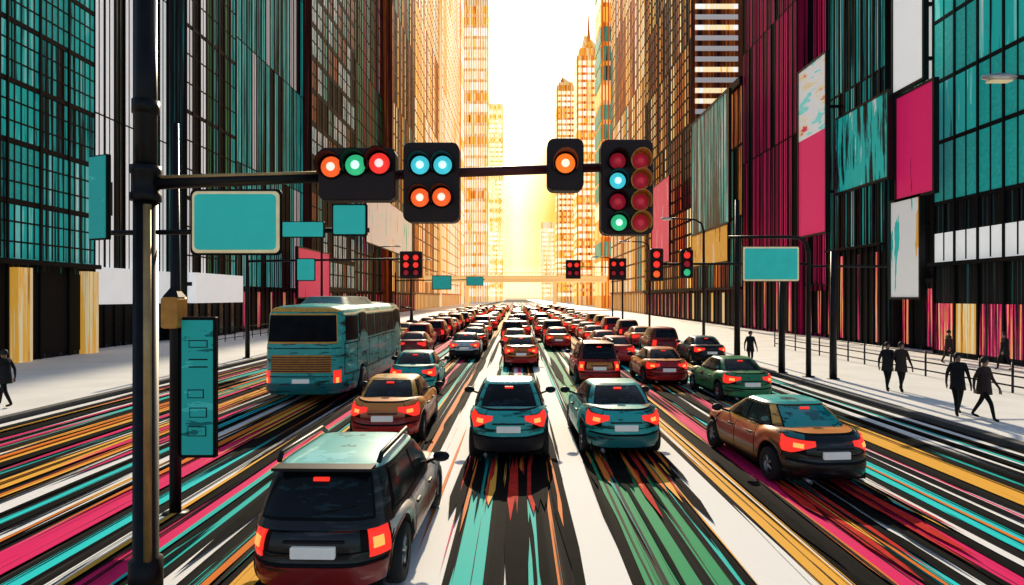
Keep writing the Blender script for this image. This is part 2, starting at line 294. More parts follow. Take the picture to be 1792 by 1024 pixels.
B(1,52,58,1,42,'wall_crim','ink',['g_pink','g_white','g_crim'],17,7,'pink tower with white strips behind the tall pink billboard',('shop','ink'),fw=.12,sh=.1,cols=['g_pink','lit_white','ink','g_pink','g_crim','pink','ink'],sub=1)
B(1,58,72,0,52,'wall_crim','ink',['g_crim','g_pink','ink','pink'],12,14,'crimson tower with narrow vertical bays on the right',('ink','shop','ink'),fw=.2,sh=.12,weights=[3,3,1.2,1],sub=1,zb=6)
B(1,72,93,0,27,'wall_mar','ink',['g_mar','ink','g_tealink','g_brown'],8,14,'low dark block behind the tall dark teal billboard on the right',('ink','shop_gold','ink'),fw=.3,sh=.3,sub=1)
B(1,93,127,0,82,'wall_brown','ink',['g_brown','g_mar','g_gold','ink'],12,24,'brown and orange tower with pale louvred end wall on the right',('ink','shop'),fw=.4,sh=.5,weights=[3,1.5,1.5,1],sub=0,hsub=5,hw_=.35,front=(['g_cream','white','white'],1.5,.45,22,6.5))
B(1,127,180,1,110,'wall_gold','brown',['g_gold','g_teal','g_brown','g_cream'],22,26,'bronze tower with teal and gold glass on the right',('shop_gold',),fw=.45,sh=.4,weights=[3,1,2.4,2],sub=0,hsub=6,hw_=.4)
def tower(x0,x1,d,dep,H,wall,bands,fh,label,bh=.55,crown=0,spire=0,mull=0):
    root=thing('skyscraper',label,'skyscraper',((x0+x1)/2,d,0)); W=x1-x0; inner=1 if abs(x0)>abs(x1) else -1
    w=MB(); w.box(-W/2,W/2,0,dep,0,H)
    n=int(H/fh)
    for i in range(mull+1 if mull else 0):
        x=-W/2+W*i/mull; w.box(x-.15,x+.15,-.6,-.001,0,H-.1,1)
    if crown:
        w.box(-W/2+1,W/2-1,1,dep-1,H,H+crown*.35,0)
        w.add([(-W/2+2,2,H+crown*.35),(W/2-2,2,H+crown*.35),(W/2-2,dep-2,H+crown*.35),(-W/2+2,dep-2,H+crown*.35),(-W/2+3.2,3,H+crown),(0,3,H+crown*.8),(0,dep-3,H+crown*.8),(-W/2+3.2,dep-3,H+crown)],[(0,1,5,4),(1,2,6,5),(2,3,7,6),(3,0,4,7),(4,5,6,7)],0)
    w.build('wall',[wall,'orange'],root)
    for k in range(n-1):
        z0=4+k*fh; z1=z0+fh*bh
        if z1>H-1: break
        m=rnd.choice(bands); t=MB(); t.box(-W/2+.5,W/2-.5,-.3,0,z0,z1)
        if inner>0: t.box(W/2,W/2+.3,.5,dep-.5,z0,z1)
        else: t.box(-W/2-.3,-W/2,.5,dep-.5,z0,z1)
        t.build('window_band',m,root)
    if spire: MB().tube([(-.5,dep/2,H+crown*.7),(-.5,dep/2,H+crown+spire*.4),(-.5,dep/2,H+crown+spire)],[.9,.4,.08],8).build('spire','orange',root)
    return root
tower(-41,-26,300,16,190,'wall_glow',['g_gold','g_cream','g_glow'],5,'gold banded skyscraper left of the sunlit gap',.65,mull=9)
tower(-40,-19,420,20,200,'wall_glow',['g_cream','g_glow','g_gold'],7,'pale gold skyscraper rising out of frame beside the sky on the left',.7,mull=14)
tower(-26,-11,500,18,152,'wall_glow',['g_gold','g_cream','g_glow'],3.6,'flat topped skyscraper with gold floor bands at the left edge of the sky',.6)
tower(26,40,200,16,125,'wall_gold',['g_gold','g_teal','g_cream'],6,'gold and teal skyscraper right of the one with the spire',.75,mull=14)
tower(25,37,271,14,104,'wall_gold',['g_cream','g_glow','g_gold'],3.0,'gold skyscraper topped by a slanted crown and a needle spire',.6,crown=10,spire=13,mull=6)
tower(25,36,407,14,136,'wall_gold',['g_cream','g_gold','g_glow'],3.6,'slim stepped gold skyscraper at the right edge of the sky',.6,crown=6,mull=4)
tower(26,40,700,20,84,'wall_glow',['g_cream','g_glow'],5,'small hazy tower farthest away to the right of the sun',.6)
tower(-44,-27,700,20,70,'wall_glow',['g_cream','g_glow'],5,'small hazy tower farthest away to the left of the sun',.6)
# overpass
ov=thing('overpass','pale road overpass crossing the far end of the jammed street','bridge',(0,182,0))
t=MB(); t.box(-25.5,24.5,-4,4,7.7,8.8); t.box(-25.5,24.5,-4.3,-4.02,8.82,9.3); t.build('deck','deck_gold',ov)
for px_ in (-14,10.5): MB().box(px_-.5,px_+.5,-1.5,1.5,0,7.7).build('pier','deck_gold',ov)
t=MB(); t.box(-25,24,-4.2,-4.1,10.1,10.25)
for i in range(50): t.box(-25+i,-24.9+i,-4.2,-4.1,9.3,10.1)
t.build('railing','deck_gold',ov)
# billboards
def billboard(side,p0,p1,yt,yb,off,m,label,top=None):
    X=(26 if side<0 else 25)-off
    da,db=sorted((X*F/abs(p0-VX),X*F/abs(p1-VX))); dm=(da+db)/2; z0,z1=wz(yb,dm),wz(yt,dm)
    root=thing('billboard',label,'billboard',(side*X,dm,z0)); h=z1-z0; L=db-da
    hs=h*(1-(top[1] if top else 0))
    MB().box(-.1,.1,-L/2,L/2,0,hs).build('panel',m,root)
    if top: MB().box(-.1,.1,-L/2,L/2,hs+.02,h).build('upper_panel',top[0],root)
    f=MB()
    for a,b,c,d in ((-L/2-.15,-L/2-.002,-.15,h+.15),(L/2+.002,L/2+.15,-.15,h+.15),(-L/2,L/2,-.15,-.002),(-L/2,L/2,h+.002,h+.15)): f.box(-.16,.16,a,b,c,d)
    f.build('frame','black_metal',root)
    s=MB()
    for zz in (.25,.75): s.box(*sorted((side*.16,side*(off+.2))),-.1,.1,h*zz-.1,h*zz+.1)
    s.build('bracket','black_metal',root)
    return root
billboard(1,1465,1556,188,325,1.6,'bb_teal','wide teal and black hatched billboard on the black tower at right')
billboard(1,1400,1447,112,410,2.2,'bb_pink','tall pink billboard with pale striped top on the pink tower',('bb_pale',.42))
billboard(1,1212,1277,192,400,2.5,'bb_dark','tall dark billboard streaked teal and white beside the crimson tower')
billboard(1,1572,1636,158,342,1.2,'bb_red','red billboard on the narrow panelled building at right')
billboard(1,1562,1612,350,520,1.2,'bb_white','white and teal poster panel below the red billboard')
billboard(1,1566,1618,-40,150,1.2,'lit_white','blank white billboard above the red billboard at the top right')
billboard(1,1212,1275,405,462,2.5,'bb_gold','gold billboard hanging under the tall dark teal billboard')
billboard(1,1142,1172,320,460,2.0,'bb_pink','small pink billboard farther along on the right')
billboard(-1,640,720,360,440,1.5,'bb_white','pale billboard under the dark maroon tower on the left')
billboard(-1,520,575,440,520,1.5,'bb_red','small red billboard over the left pavement above the bus')
# ------------------------------------------------------------------ vehicles
def interp(kp,x):
    if x<=kp[0][0]: return kp[0][1]
    for (a,b),(c,d) in zip(kp,kp[1:]):
        if x<=c: return b+(d-b)*(x-a)/(c-a)
    return kp[-1][1]
class Surf:
    def __init__(s,hw,yr,yf,n,wk,rk,fk,zb,zt,plan=lambda y:1):
        s.hw=hw;s.yr=yr;s.yf=yf;s.yc=(yr+yf)/2;hl=(yf-yr)/2;s.wk=wk;s.rk=rk;s.fk=fk;s.zb=zb;s.zt=zt;s.plan=plan
        s.pts=[];s.cum=[0];N=1600
        for i in range(N+1):
            a=-math.pi/2+2*math.pi*i/N; c,q=math.cos(a),math.sin(a)
            if abs(c)<1e-9:c=0
            if abs(q)<1e-9:q=0
            s.pts.append((math.copysign(abs(c)**(2/n),c),math.copysign(abs(q)**(2/n),q)))
            if i: s.cum.append(s.cum[-1]+math.hypot((s.pts[i][0]-s.pts[i-1][0])*hw,(s.pts[i][1]-s.pts[i-1][1])*hl))
        s.T=s.cum[-1]
    def raw(s,a):
        a%=s.T; i=min(max(bisect.bisect(s.cum,a),1),len(s.cum)-1); c0,c1=s.cum[i-1],s.cum[i]; k=(a-c0)/max(c1-c0,1e-9)
        p,q=s.pts[i-1],s.pts[i]; return p[0]+(q[0]-p[0])*k,p[1]+(q[1]-p[1])*k
    def P(s,a,t):
        xn,yn=s.raw(a); r=interp(s.rk,t);f=interp(s.fk,t)
        y=s.yc+yn*(s.yc-r) if yn<0 else s.yc+yn*(f-s.yc)
        x=xn*s.hw*interp(s.wk,t)*s.plan(y); zb=s.zb(y,xn); return Vector((x,y,zb+t*(s.zt(y)-zb)))
    def O(s,a,t,off):
        p=s.P(a,t); n=(s.P(a+.02,t)-s.P(a-.02,t)).cross(s.P(a,t+.02)-s.P(a,t-.02))
        if n.length<1e-9: return p
        return p+n.normalized()*off
    def aty(s,yn):
        lo,hi=0,s.T/2
        for _ in range(40):
            m=(lo+hi)/2
            if s.raw(m)[1]<yn: lo=m
            else: hi=m
        return lo
    def shell(s,mb,levels,N,crown,mi=0,capmi=None,K=8):
        A=[s.T*i/N for i in range(N)]
        mb.grid([[s.P(a,t) for a in A] for t in levels],mi,True,True)
        top=[s.P(a,1) for a in A]; rows=[]
        y0=min(p.y for p in top); y1=max(p.y for p in top)
        for i in range(N//2+1):
            p=top[i];q=top[(N-i)%N]; row=[]
            for k in range(K+1):
                x=p.x+(q.x-p.x)*k/K; fy=min(1,(p.y-y0)/.35,(y1-p.y)/.35)
                row.append((x,p.y,p.z+crown*fy*(p.x**2-x**2)/s.hw**2))
            rows.append(row)
        mb.grid(rows,mi if capmi is None else capmi,True)
        return mb
def patch(s,a0,a1,t0,t1,na,nt,off,inset=.03,mb=None,mi=0,taper=None):
    """panel following the body; taper=(k0,k1): height factor at each end about the upper edge"""
    mb=mb or MB(); A=[];Bk=[]
    for j in range(nt+1):
        r1=[];r2=[]
        for i in range(na+1):
            u=i/na; lo=t0
            if taper: kk=taper[0]+(taper[1]-taper[0])*min(1,u*1.6); lo=t1-(t1-t0)*kk
            a=a0+(a1-a0)*u; t=lo+(t1-lo)*j/nt
            r1.append(s.O(a,t,off)); r2.append(s.O(a,t,off-inset))
        A.append(r1);Bk.append(r2)
    mb.grid(A,mi,True)
    mb.grid([A[0],Bk[0]],mi,False); mb.grid([A[-1],Bk[-1]],mi,False)
    mb.grid([[r[0] for r in A],[r[0] for r in Bk]],mi,False); mb.grid([[r[-1] for r in A],[r[-1] for r in Bk]],mi,False)
    return mb
SEDAN=dict(L=4.5,W=1.8,zt=[(0,.92),(.12,1.0),(.5,1.03),(1.0,1.02),(1.6,.97),(3.2,.95),(3.5,.92),(4.1,.82),(4.4,.72),(4.5,.64)],cab=(.5,1.3,3.5,2.45,.8,.6,.9,1.4),wy=(.9,3.65),Rw=.32)
COMPACT=dict(L=4.2,W=1.76,zt=[(0,1.0),(.1,1.08),(.4,1.1),(1.0,1.06),(2.8,1.0),(3.2,.95),(3.8,.82),(4.1,.72),(4.2,.64)],cab=(.35,.95,3.3,2.25,.8,.58,.98,1.54),wy=(.8,3.4),Rw=.33)
SUV=dict(L=4.6,W=1.8,zt=[(0,1.02),(.1,1.06),(.5,1.05),(2.8,1.02),(3.4,1.0),(4.1,.92),(4.5,.8),(4.6,.7)],cab=(.07,.42,3.45,2.5,.84,.68,.98,1.66),wy=(.85,3.65),Rw=.36)
def make_car(spec,loc,rz,label,paint,roof=None,boot=None,bumper='trim',kind='car',detail=2,group=None,zs=1.0,suv=False,name='car',door=None,glass='dark_glass',pillar=None,shoulder=None):
    root=thing(name,label,kind,loc,rz,group); L,W,Rw=spec['L'],spec['W'],spec['Rw']; wy=spec['wy']; roof=roof or paint; boot=boot or paint; door=door or paint
    def zb(y,xn):
        z=.2
        if abs(xn)>.8:
            for w in wy:
                q=(Rw+.07)**2-(y-w)**2
                if q>0: z=max(z,Rw+math.sqrt(q))
        return z*1.0
    zt=lambda y:interp(spec['zt'],y)*zs
    plan=lambda y:1-.1*max(0,(y-L*.72)/(L*.28))**2-.08*max(0,(L*.2-y)/(L*.2))**2
    wk=[(0,.88),(.08,.95),(.3,1),(.5,.99),(.56,1.0),(.7,.985),(.82,.95),(.94,.89),(1,.81)]
    rk=[(0,.18),(.06,.05),(.2,0),(.42,.015),(.46,.05),(.65,.05),(.8,.08),(.92,.14),(1,.26)]
    fk=[(k,L-v*1.2) for k,v in rk]
    S=Surf(W/2,0,L,4.2 if not suv else 5,wk,rk,fk,zb,zt,plan)
    lv=[0,.03,.08,.18,.3,.42,.46,.56,.68,.8,.9,.96,1] if detail>1 else [0,.1,.3,.45,.7,.95,1]
    S.shell(MB(),lv,140 if detail>1 else 44,.05,K=10 if detail>1 else 4,capmi=1).build('body',['ink' if detail>1 else paint,paint],root)
    r0,r1,f0,f1,w0,w1,z0,z1=spec['cab']; z0*=zs;z1*=zs
    ck=lambda a,b:[(0,a),(.5,a+(b-a)*.46),(.85,a+(b-a)*.86),(1,b+(b-a)*.12)]
    def cab(dz,dw=0): return Surf(w0,r0,f0,4.2 if not suv else 5,[(0,1+dw),(.4,1+dw-(1-w1/w0)*.32),(.8,1+dw-(1-w1/w0)*.8),(.95,w1/w0*.98+dw),(1,w1/w0*.9)],ck(r0,r1),ck(f0,f1),lambda y,xn:z0+dz,lambda y:z1+dz)
    Cb=cab(0)
    m=MB(); Cb.shell(m,[0,.2,.4,.6,.8,.9,.95,.98,1] if detail>1 else [0,.5,.9,1],64 if detail>1 else 28,.08)
    m.build('cabin',pillar or roof,root)
    if pillar: cab(.012,.012).shell(MB(),[.93,.97,1],64,.08).build('roof_panel',roof,root)
    cb=w0*.78
    rw=patch(Cb,-cb,cb,.2,.88,10 if detail>1 else 4,4 if detail>1 else 2,.014).build('rear_window',glass,root)
    if detail>1: patch(Cb,-cb-.04,cb+.04,.15,.92,10,4,.007).build('window_seal','ink',rw)
    for sg in (1,-1):
        if detail>1:
            for ya,yb in ((-.72,-.06),(0.0,.72)):
                sw=patch(Cb,sg*Cb.aty(ya),sg*Cb.aty(yb),.2,.86,6,3,.014).build('side_window','dark_glass',root)
                patch(Cb,sg*Cb.aty(ya-.03),sg*Cb.aty(yb+.03),.14,.91,6,3,.007).build('window_seal','ink',sw)
        else: patch(Cb,sg*Cb.aty(-.72),sg*Cb.aty(.72),.2,.86,6,2,.012).build('side_window',glass,root)
    if detail>1:
        ac=Cb.T/2; patch(Cb,ac-cb,ac+cb,.15,.88,10,4,.012).build('windscreen','dark_glass',root)
    for sg in (1,-1):
        if suv: tl=patch(S,sg*(W/2-.24),sg*(W/2+.06),.5,.97,5,6,.03).build('tail_light','tail_red',root)
        else: tl=patch(S,sg*(W/2-.5),sg*(W/2+.16),.58,.86,12,3,.028,taper=(.3,1.0)).build('tail_light','tail_red',root)
        if detail>1:
            if suv: patch(S,sg*(W/2-.2),sg*(W/2-.06),.62,.76,3,2,.04).build('reversing_lamp','tail_amber',tl)
            else: patch(S,sg*(W/2-.3),sg*(W/2-.12),.7,.79,4,2,.036).build('reversing_lamp','tail_amber',tl)
    patch(S,-W/2-.5,W/2+.5,.1,.4,24 if detail>1 else 8,2,.02).build('rear_bumper',bumper,root)
    if detail>1:
        patch(S,-W/2+.34,W/2-.34,.6,.955,12,5,.012).build('tailgate' if suv else 'boot_lid',boot,root)
        patch(S,-W/2-.15,W/2+.15,.44,.575,20,2,.014).build('rear_panel',boot,root)
        for sg in (1,-1): patch(S,sg*(W/2-.32),sg*(W/2+.16),.88,.965,8,2,.012).build('rear_shoulder',shoulder or (boot if suv else paint),root)
        pz=.2+.58*(zt(.1)-.2) if not suv else .2+.6*(zt(.1)-.2)
        MB().rr(0,pz,.5,.13,.015,-.005,.075).build('licence_plate','plate',root)
        t=MB(); t.box(-.34,.34,.02,.08,pz+.1,pz+.125); t.build('boot_trim','trim',root)
        for sg in (1,-1):
            for nm,ya,yb,na in (('rear_wing',-.83,-.385,14),('door',-.37,.04,8),('door',.055,.47,8),('front_wing',.485,.86,14)):
                d=patch(S,sg*S.aty(ya),sg*S.aty(yb),.16,.96,na,5,.009).build(nm,door,root)
                if nm=='door':
                    p=S.O(sg*S.aty(ya+.07),.76,.03); MB().box(p.x-.015,p.x+.015,p.y-.1,p.y+.1,p.z-.018,p.z+.018).build('door_handle','trim',d)
            p=Cb.P(sg*Cb.aty(.66),.12); q=Vector((sg*(W/2+.13),p.y,p.z+.1)); mm=MB()
            mm.tube([p,q-Vector((sg*.08,0,.03))],.025,6)
            G=[]
            for i in range(7):
                th=math.pi*i/6; G.append([(q.x+.13*math.sin(th)*math.cos(2*math.pi*k/12),q.y+.07*math.cos(th),q.z+.085*math.sin(th)*math.sin(2*math.pi*k/12)) for k in range(12)])
            mm.grid(G,0,True,True); mm.build('wing_mirror','trim',root)
        p=Cb.O(0,.8,.03); MB().box(-.09,.09,p.y-.02,p.y+.02,p.z-.02,p.z+.02).build('brake_lamp','tail_red',root)
        if suv:
            for sg in (1,-1): MB().tube([(sg*.6,.6,z1+.03),(sg*.61,.7,z1+.11),(sg*.61,2.2,z1+.11),(sg*.6,2.35,z1+.03)],.032,8).build('roof_rail','black_metal',root)
            p=Cb.O(0,.25,.03); q=Cb.O(.45,.4,.03); MB().tube([p,q],.012,6).build('rear_wiper','trim',root)
            t=MB(); t.box(-.58,.58,.3,.54,z1-.015,z1+.02); t.build('spoiler','trim',root)
        MB().tube([(-W/2+.4,-.01,.2),(-W/2+.4,.3,.22)],.035,10).build('exhaust_pipe','steel',root)
    MB().box(-W/2+.18,W/2-.18,.3,L-.3,.16,.5).build('underbody','ink',root)
    for w in wy:
        for sg in (1,-1):
            cx=sg*(W/2-.13); n=28 if detail>1 else 12
            t=MB().lathe([(Rw*.55,-.1),(Rw*.92,-.11),(Rw,-.07),(Rw,.07),(Rw*.92,.11),(Rw*.55,.1)],n,c=(cx,w,Rw)).build('wheel','rubber',root)
            if detail>1:
                r=MB(); h=sg*.085
                r.lathe([(Rw*.66,h*.5),(Rw*.66,h),(Rw*.58,h),(Rw*.55,h*.3)],n,c=(cx,w,Rw)); r.lathe([(.001,h),(Rw*.16,h)],12,c=(cx,w,Rw))
                for k in range(5):
                    a=2*math.pi*k/5; r.tube([(cx+h*.9,w,Rw),(cx+h*.7,w+Rw*.6*math.cos(a),Rw+Rw*.6*math.sin(a))],.028,6)
                r.build('rim','rim',t)
    return root
def P0(px,d,z=.01): return (wx(px,d),d,z)
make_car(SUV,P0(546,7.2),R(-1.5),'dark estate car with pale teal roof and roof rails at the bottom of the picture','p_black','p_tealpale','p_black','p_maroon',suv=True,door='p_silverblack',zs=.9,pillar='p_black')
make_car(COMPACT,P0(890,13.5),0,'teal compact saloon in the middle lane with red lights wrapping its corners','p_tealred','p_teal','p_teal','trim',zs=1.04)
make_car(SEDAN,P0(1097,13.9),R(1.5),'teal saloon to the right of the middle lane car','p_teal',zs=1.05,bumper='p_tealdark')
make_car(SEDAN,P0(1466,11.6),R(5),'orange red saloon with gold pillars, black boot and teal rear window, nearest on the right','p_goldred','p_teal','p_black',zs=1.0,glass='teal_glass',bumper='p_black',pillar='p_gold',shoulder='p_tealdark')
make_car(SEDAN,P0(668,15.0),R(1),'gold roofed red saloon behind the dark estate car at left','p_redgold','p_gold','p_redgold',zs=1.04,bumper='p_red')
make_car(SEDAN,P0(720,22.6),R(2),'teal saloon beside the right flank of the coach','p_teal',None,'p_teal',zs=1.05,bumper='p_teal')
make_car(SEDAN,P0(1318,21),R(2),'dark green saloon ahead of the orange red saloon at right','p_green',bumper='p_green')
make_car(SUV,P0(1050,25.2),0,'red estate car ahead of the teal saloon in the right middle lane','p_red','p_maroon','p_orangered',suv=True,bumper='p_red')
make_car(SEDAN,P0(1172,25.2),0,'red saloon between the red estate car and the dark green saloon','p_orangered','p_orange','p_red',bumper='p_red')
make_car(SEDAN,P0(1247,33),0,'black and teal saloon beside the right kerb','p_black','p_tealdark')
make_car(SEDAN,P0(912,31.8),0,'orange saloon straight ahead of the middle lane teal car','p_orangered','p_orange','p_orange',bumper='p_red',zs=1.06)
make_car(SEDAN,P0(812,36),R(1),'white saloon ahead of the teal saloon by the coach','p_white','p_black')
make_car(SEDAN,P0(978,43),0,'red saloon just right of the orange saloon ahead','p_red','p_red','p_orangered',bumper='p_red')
# coach
def coach():
    d=20.9; root=thing('coach','teal coach with dark rear window and slatted gold engine grille','bus',P0(526,d),R(.5)); hw,L=1.43,12
    wyb=(2.6,9.6); Rw=.5
    def zb(y,xn):
        z=.35
        if abs(xn)>.9:
            for w in wyb:
                q=.6**2-(y-w)**2
                if q>0: z=max(z,Rw+math.sqrt(q))
        return z
    S=Surf(hw,0,L,6.5,[(0,.97),(.05,1),(.55,1),(.88,.965),(.93,.945),(.97,.89),(1,.78)],[(0,.12),(.05,0),(.3,0),(.5,.02),(.9,.12),(.96,.2),(1,.4)],[(0,L-.1),(.5,L),(1,L-.5)],zb,lambda y:3.18)
    S.shell(MB(),[0,.03,.1,.2,.3,.4,.5,.6,.75,.88,.92,.95,.97,.985,1],150,.16).build('body','p_teal',root)
    rw=patch(S,-1.14,1.14,.6,.9,10,5,.024).build('rear_window','coach_glass',root)
    patch(S,-1.19,1.19,.58,.92,10,5,.012).build('window_seal','gold',rw)
    patch(S,-1.5,1.5,.94,.985,14,2,.02).build('roof_edge','gold',root)
    g=patch(S,-.98,.98,.25,.45,10,2,.012).build('engine_grille','visor_gold',root)
    for k in range(7): patch(S,-.95,.95,.262+.026*k,.272+.026*k,8,1,.03).build('slat','maroon',g)
    patch(S,-1.35,1.35,.52,.53,10,1,.014).build('seam','ink',root); patch(S,-1.35,1.35,.2,.21,10,1,.014).build('seam','ink',root)
    patch(S,-1.75,1.75,.02,.13,16,2,.04).build('rear_bumper','p_tealdark',root)
    MB().rr(0,.78,.55,.14,.02,-.03,.02).build('licence_plate','plate',root)
    for sg in (1,-1):
        tl=patch(S,sg*1.04,sg*1.34,.1,.27,4,4,.02).build('tail_light','tail_red',root)
        patch(S,sg*1.12,sg*1.23,.13,.19,2,2,.03).build('indicator_lamp','tail_amber',tl)
        ed=[-.91,-.68,-.46,-.23,0,.22,.45,.68,.9]
        for a,b in zip(ed,ed[1:]): patch(S,sg*S.aty(a+.014),sg*S.aty(b-.014),.6,.885,4,4,.016,.015).build('side_window','coach_glass',root)
        ed=[-.91,-.72,-.42,-.15,.1,.35,.45]
        for a,b in zip(ed,ed[1:]):
            f=patch(S,sg*S.aty(a+.006),sg*S.aty(b-.006),.22,.56,8,2,.016).build('luggage_flap','p_teal',root)
            patch(S,sg*S.aty(a),sg*S.aty(b),.205,.575,8,2,.006).build('flap_seal','ink',f)
        patch(S,sg*S.aty(-.91),sg*S.aty(.93),.9,.925,20,1,.012).build('side_stripe','cream',root)
        MB().tube([(sg*1.2,11.8,3.0),(sg*1.7,12.1,2.9),(sg*1.7,12.1,2.3)],[.04,.05,.11],8).build('wing_mirror','trim',root)
        for w in wyb:
            t=MB().lathe([(.28,-.14),(.46,-.15),(.5,-.1),(.5,.1),(.46,.15),(.28,.14)],28,c=(sg*1.31,w,.5)).build('wheel','rubber',root)
            MB().lathe([(.36,sg*.1),(.33,sg*.16),(.12,sg*.1),(.001,sg*.12)],20,c=(sg*1.31,w,.5)).build('rim','rim',t)
    MB().box(-1.1,1.1,.4,11.4,.3,.9).build('underbody','ink',root)
    A=Surf(.95,2.2,7.2,6,[(0,1),(1,.8)],[(0,2.2),(1,2.7)],[(0,7.2),(1,6.6)],lambda y,x:3.2,lambda y:3.5)
    A.shell(MB(),[0,.4,.8,1],40,.05).build('air_conditioner','p_tealdark',root)
coach()
# distant queue
lanes=[(-9.3,38,'far left'),(-6.4,37,'second from left'),(-3.2,43,'third from left'),(0.0,41,'middle'),(2.6,50,'third from right'),(5.5,33,'second from right'),(8.5,38,'far right')]
ordn=['first','second','third','fourth','fifth','sixth','seventh','eighth','ninth','tenth','eleventh','twelfth','thirteenth','fourteenth','fifteenth','sixteenth','seventeenth','eighteenth','nineteenth','twentieth','twenty-first','twenty-second','twenty-third','twenty-fourth','twenty-fifth']
pal=['p_red','p_red','p_maroon','p_maroon','p_orangered','p_orangered','p_red','p_orange','p_black','p_gold']
cname=dict(p_red='red',p_maroon='maroon',p_orange='orange',p_teal='teal',p_black='black',p_orangered='orange red',p_gold='gold')
protos={}
for (X,d,ln) in lanes:
    k=0
    while d<172 and k<len(ordn):
        col=rnd.choice(pal); sp=rnd.choice(['s','s','v']); x=X+rnd.uniform(-.35,.35); key=(col,sp,d>95)
        lab=f"small {cname[col]} {'estate' if sp=='v' else 'saloon'} car, {ordn[k]} in the distant queue of the {ln} lane"
        if key not in protos:
            o=make_car(SUV if sp=='v' else SEDAN,(x,d,.01),R(rnd.uniform(-2,2)),lab,col,None,detail=1,group='cars queuing in the distance',suv=sp=='v',bumper=rnd.choice(['trim','p_red','p_maroon']))
            if d>95:
                vs=MB()   # fold the tiny far car into one mesh
                mats=[];
                for ch in list(o.children):
                    mn=ch.data.materials[0].name
                    if mn not in mats: mats.append(mn)
                    vs.add([v.co for v in ch.data.vertices],[tuple(p.vertices) for p in ch.data.polygons],mats.index(mn),True)
                    bpy.data.objects.remove(ch)
                me=vs.mesh('car'); [me.materials.append(MATS[q]) for q in mats]
                lo,ro=o.location.copy(),o.rotation_euler.copy(); bpy.data.objects.remove(o)
                o=bpy.data.objects.new('car',me); COL.objects.link(o); o.location=lo; o.rotation_euler=ro; tag(o,lab,'car','cars queuing in the distance')
            protos[key]=o
        else:
            o=copy_tree(protos[key]); o.location=(x,d,.01); o.rotation_euler=(0,0,R(rnd.uniform(-2,2))); o['label']=lab
        d+=rnd.uniform(5.6,7.2); k+=1
# ------------------------------------------------------------------ signals and signs
def signal(px0,px1,py0,py1,d,lenses,label,r=None,rad=.08,visor='ink',back=.22,hang=None,lr=18):
    """lenses: (px,py,material[,visor])"""
    cx,cz=wx((px0+px1)/2,d),wz((py0+py1)/2,d); w=(px1-px0)*d/F; h=(py1-py0)*d/F
    root=thing('traffic_light',label,'traffic light',(cx,d,cz-h/2))
    MB().rr(0,h/2,w,h,min(rad,w*.3),-back/2,back/2).build('housing','housing',root)
    for l in lenses:
        lx=wx(l[0],d)-cx; lz=wz(l[1],d)-cz+h/2; rr_=lr*d/F
        MB().lathe([(rr_*1.18,-back/2-.002),(rr_*1.18,-back/2-.02),(rr_,-back/2-.02)],20,axis='y',c=(lx,0,lz)).build('lens_ring',l[3] if len(l)>3 else 'ink',root)
        le=MB().lathe([(rr_,-back/2-.012),(rr_*.8,-back/2-.03),(rr_*.4,-back/2-.042),(.001,-back/2-.045)],20,axis='y',c=(lx,0,lz)).build('lens','lens_'+l[2],root)
        if lr>8: MB().lathe([(rr_*.46,-back/2-.03),(rr_*.38,-back/2-.05),(rr_*.2,-back/2-.058),(.001,-back/2-.06)],18,axis='y',c=(lx,0,lz)).build('bulb','bulb_'+l[2],le)
        G=[];n=14
        for j in range(3):
            row=[]
            for i in range(n+1):
                a=R(-35+250*i/n); e=rr_*(1.26+.03*j); row.append((lx+e*math.cos(a),-back/2-[0,.7,1][j]*rr_*1.9*(.55+.45*math.sin(max(0,min(math.pi,a)))),lz+e*math.sin(a)))
            G.append(row)
        G2=[[(lx+(p[0]-lx)*.93,p[1],lz+(p[2]-lz)*.93) for p in row] for row in G]
        m=MB(); m.grid(G); m.grid(G2); m.grid([G[-1],G2[-1]],0,False); m.build('visor',l[3] if len(l)>3 else visor,root)
    if hang: 
        z=hang-(cz-h/2); MB().box(-.05,.05,back/2+.001,back/2+.1,h*.3,max(h*.8,z)).build('bracket','black_metal',root)
    return root
D=7.3
def armz(px): return wz(316-(px-265)*(31/875),D)
signal(562,695,262,353,D,[(585,296,'orange'),(627,293,'green'),(668,290,'red')],'wide black traffic light with three lamps side by side',hang=armz(628))
signal(708,805,253,390,D,[(738,293,'cyan'),(777,293,'cyan'),(738,349,'orange'),(775,348,'orange')],'square black traffic light with two cyan lamps over two orange',hang=armz(756),lr=16)
signal(957,1020,246,336,D,[(988,290,'yellow')],'small black traffic light with one glowing orange lamp',hang=armz(988),lr=17,visor='maroon')
signal(1050,1140,248,412,D,[(1078,286,'dark'),(1078,320,'cyan'),(1078,356,'dark'),(1080,392,'green'),(1117,286,'dark','visor_gold'),(1117,320,'dark','visor_gold'),(1117,356,'dark','visor_gold'),(1117,392,'dark','visor_gold')],'tall black traffic light with cyan and green lamps at the arm end',hang=armz(1095),lr=14)
ms=thing('traffic_mast','black traffic mast at left carrying the long arm over the street','traffic light pole',(wx(240,D),D+.17,0)); ox=wx(240,D)
MB().tube([(0,0,0),(0,0,.5),(0,0,.52),(0,0,4.62)],[.18,.18,.135,.13],24).build('pole','black_metal',ms)
MB().tube([(.075,-.095,.5),(.07,-.095,4.55)],.045,12).build('pole_highlight','bronze',ms)  # added tube, stands in for the sunlit edge of the pole
MB().tube([(0,0,4.6),(0,0,7.2)],[.125,.115],20).build('upper_pole','black_metal',ms)
MB().lathe([(.13,4.6),(.165,4.6),(.165,4.68),(.15,4.7),(.15,4.9),(.165,4.92),(.165,5.0),(.13,5.0)],20,axis='z').build('collar','black_metal',ms)
MB().lathe([(.12,5.6),(.145,5.6),(.145,5.75),(.12,5.75)],20,axis='z').build('collar','black_metal',ms)
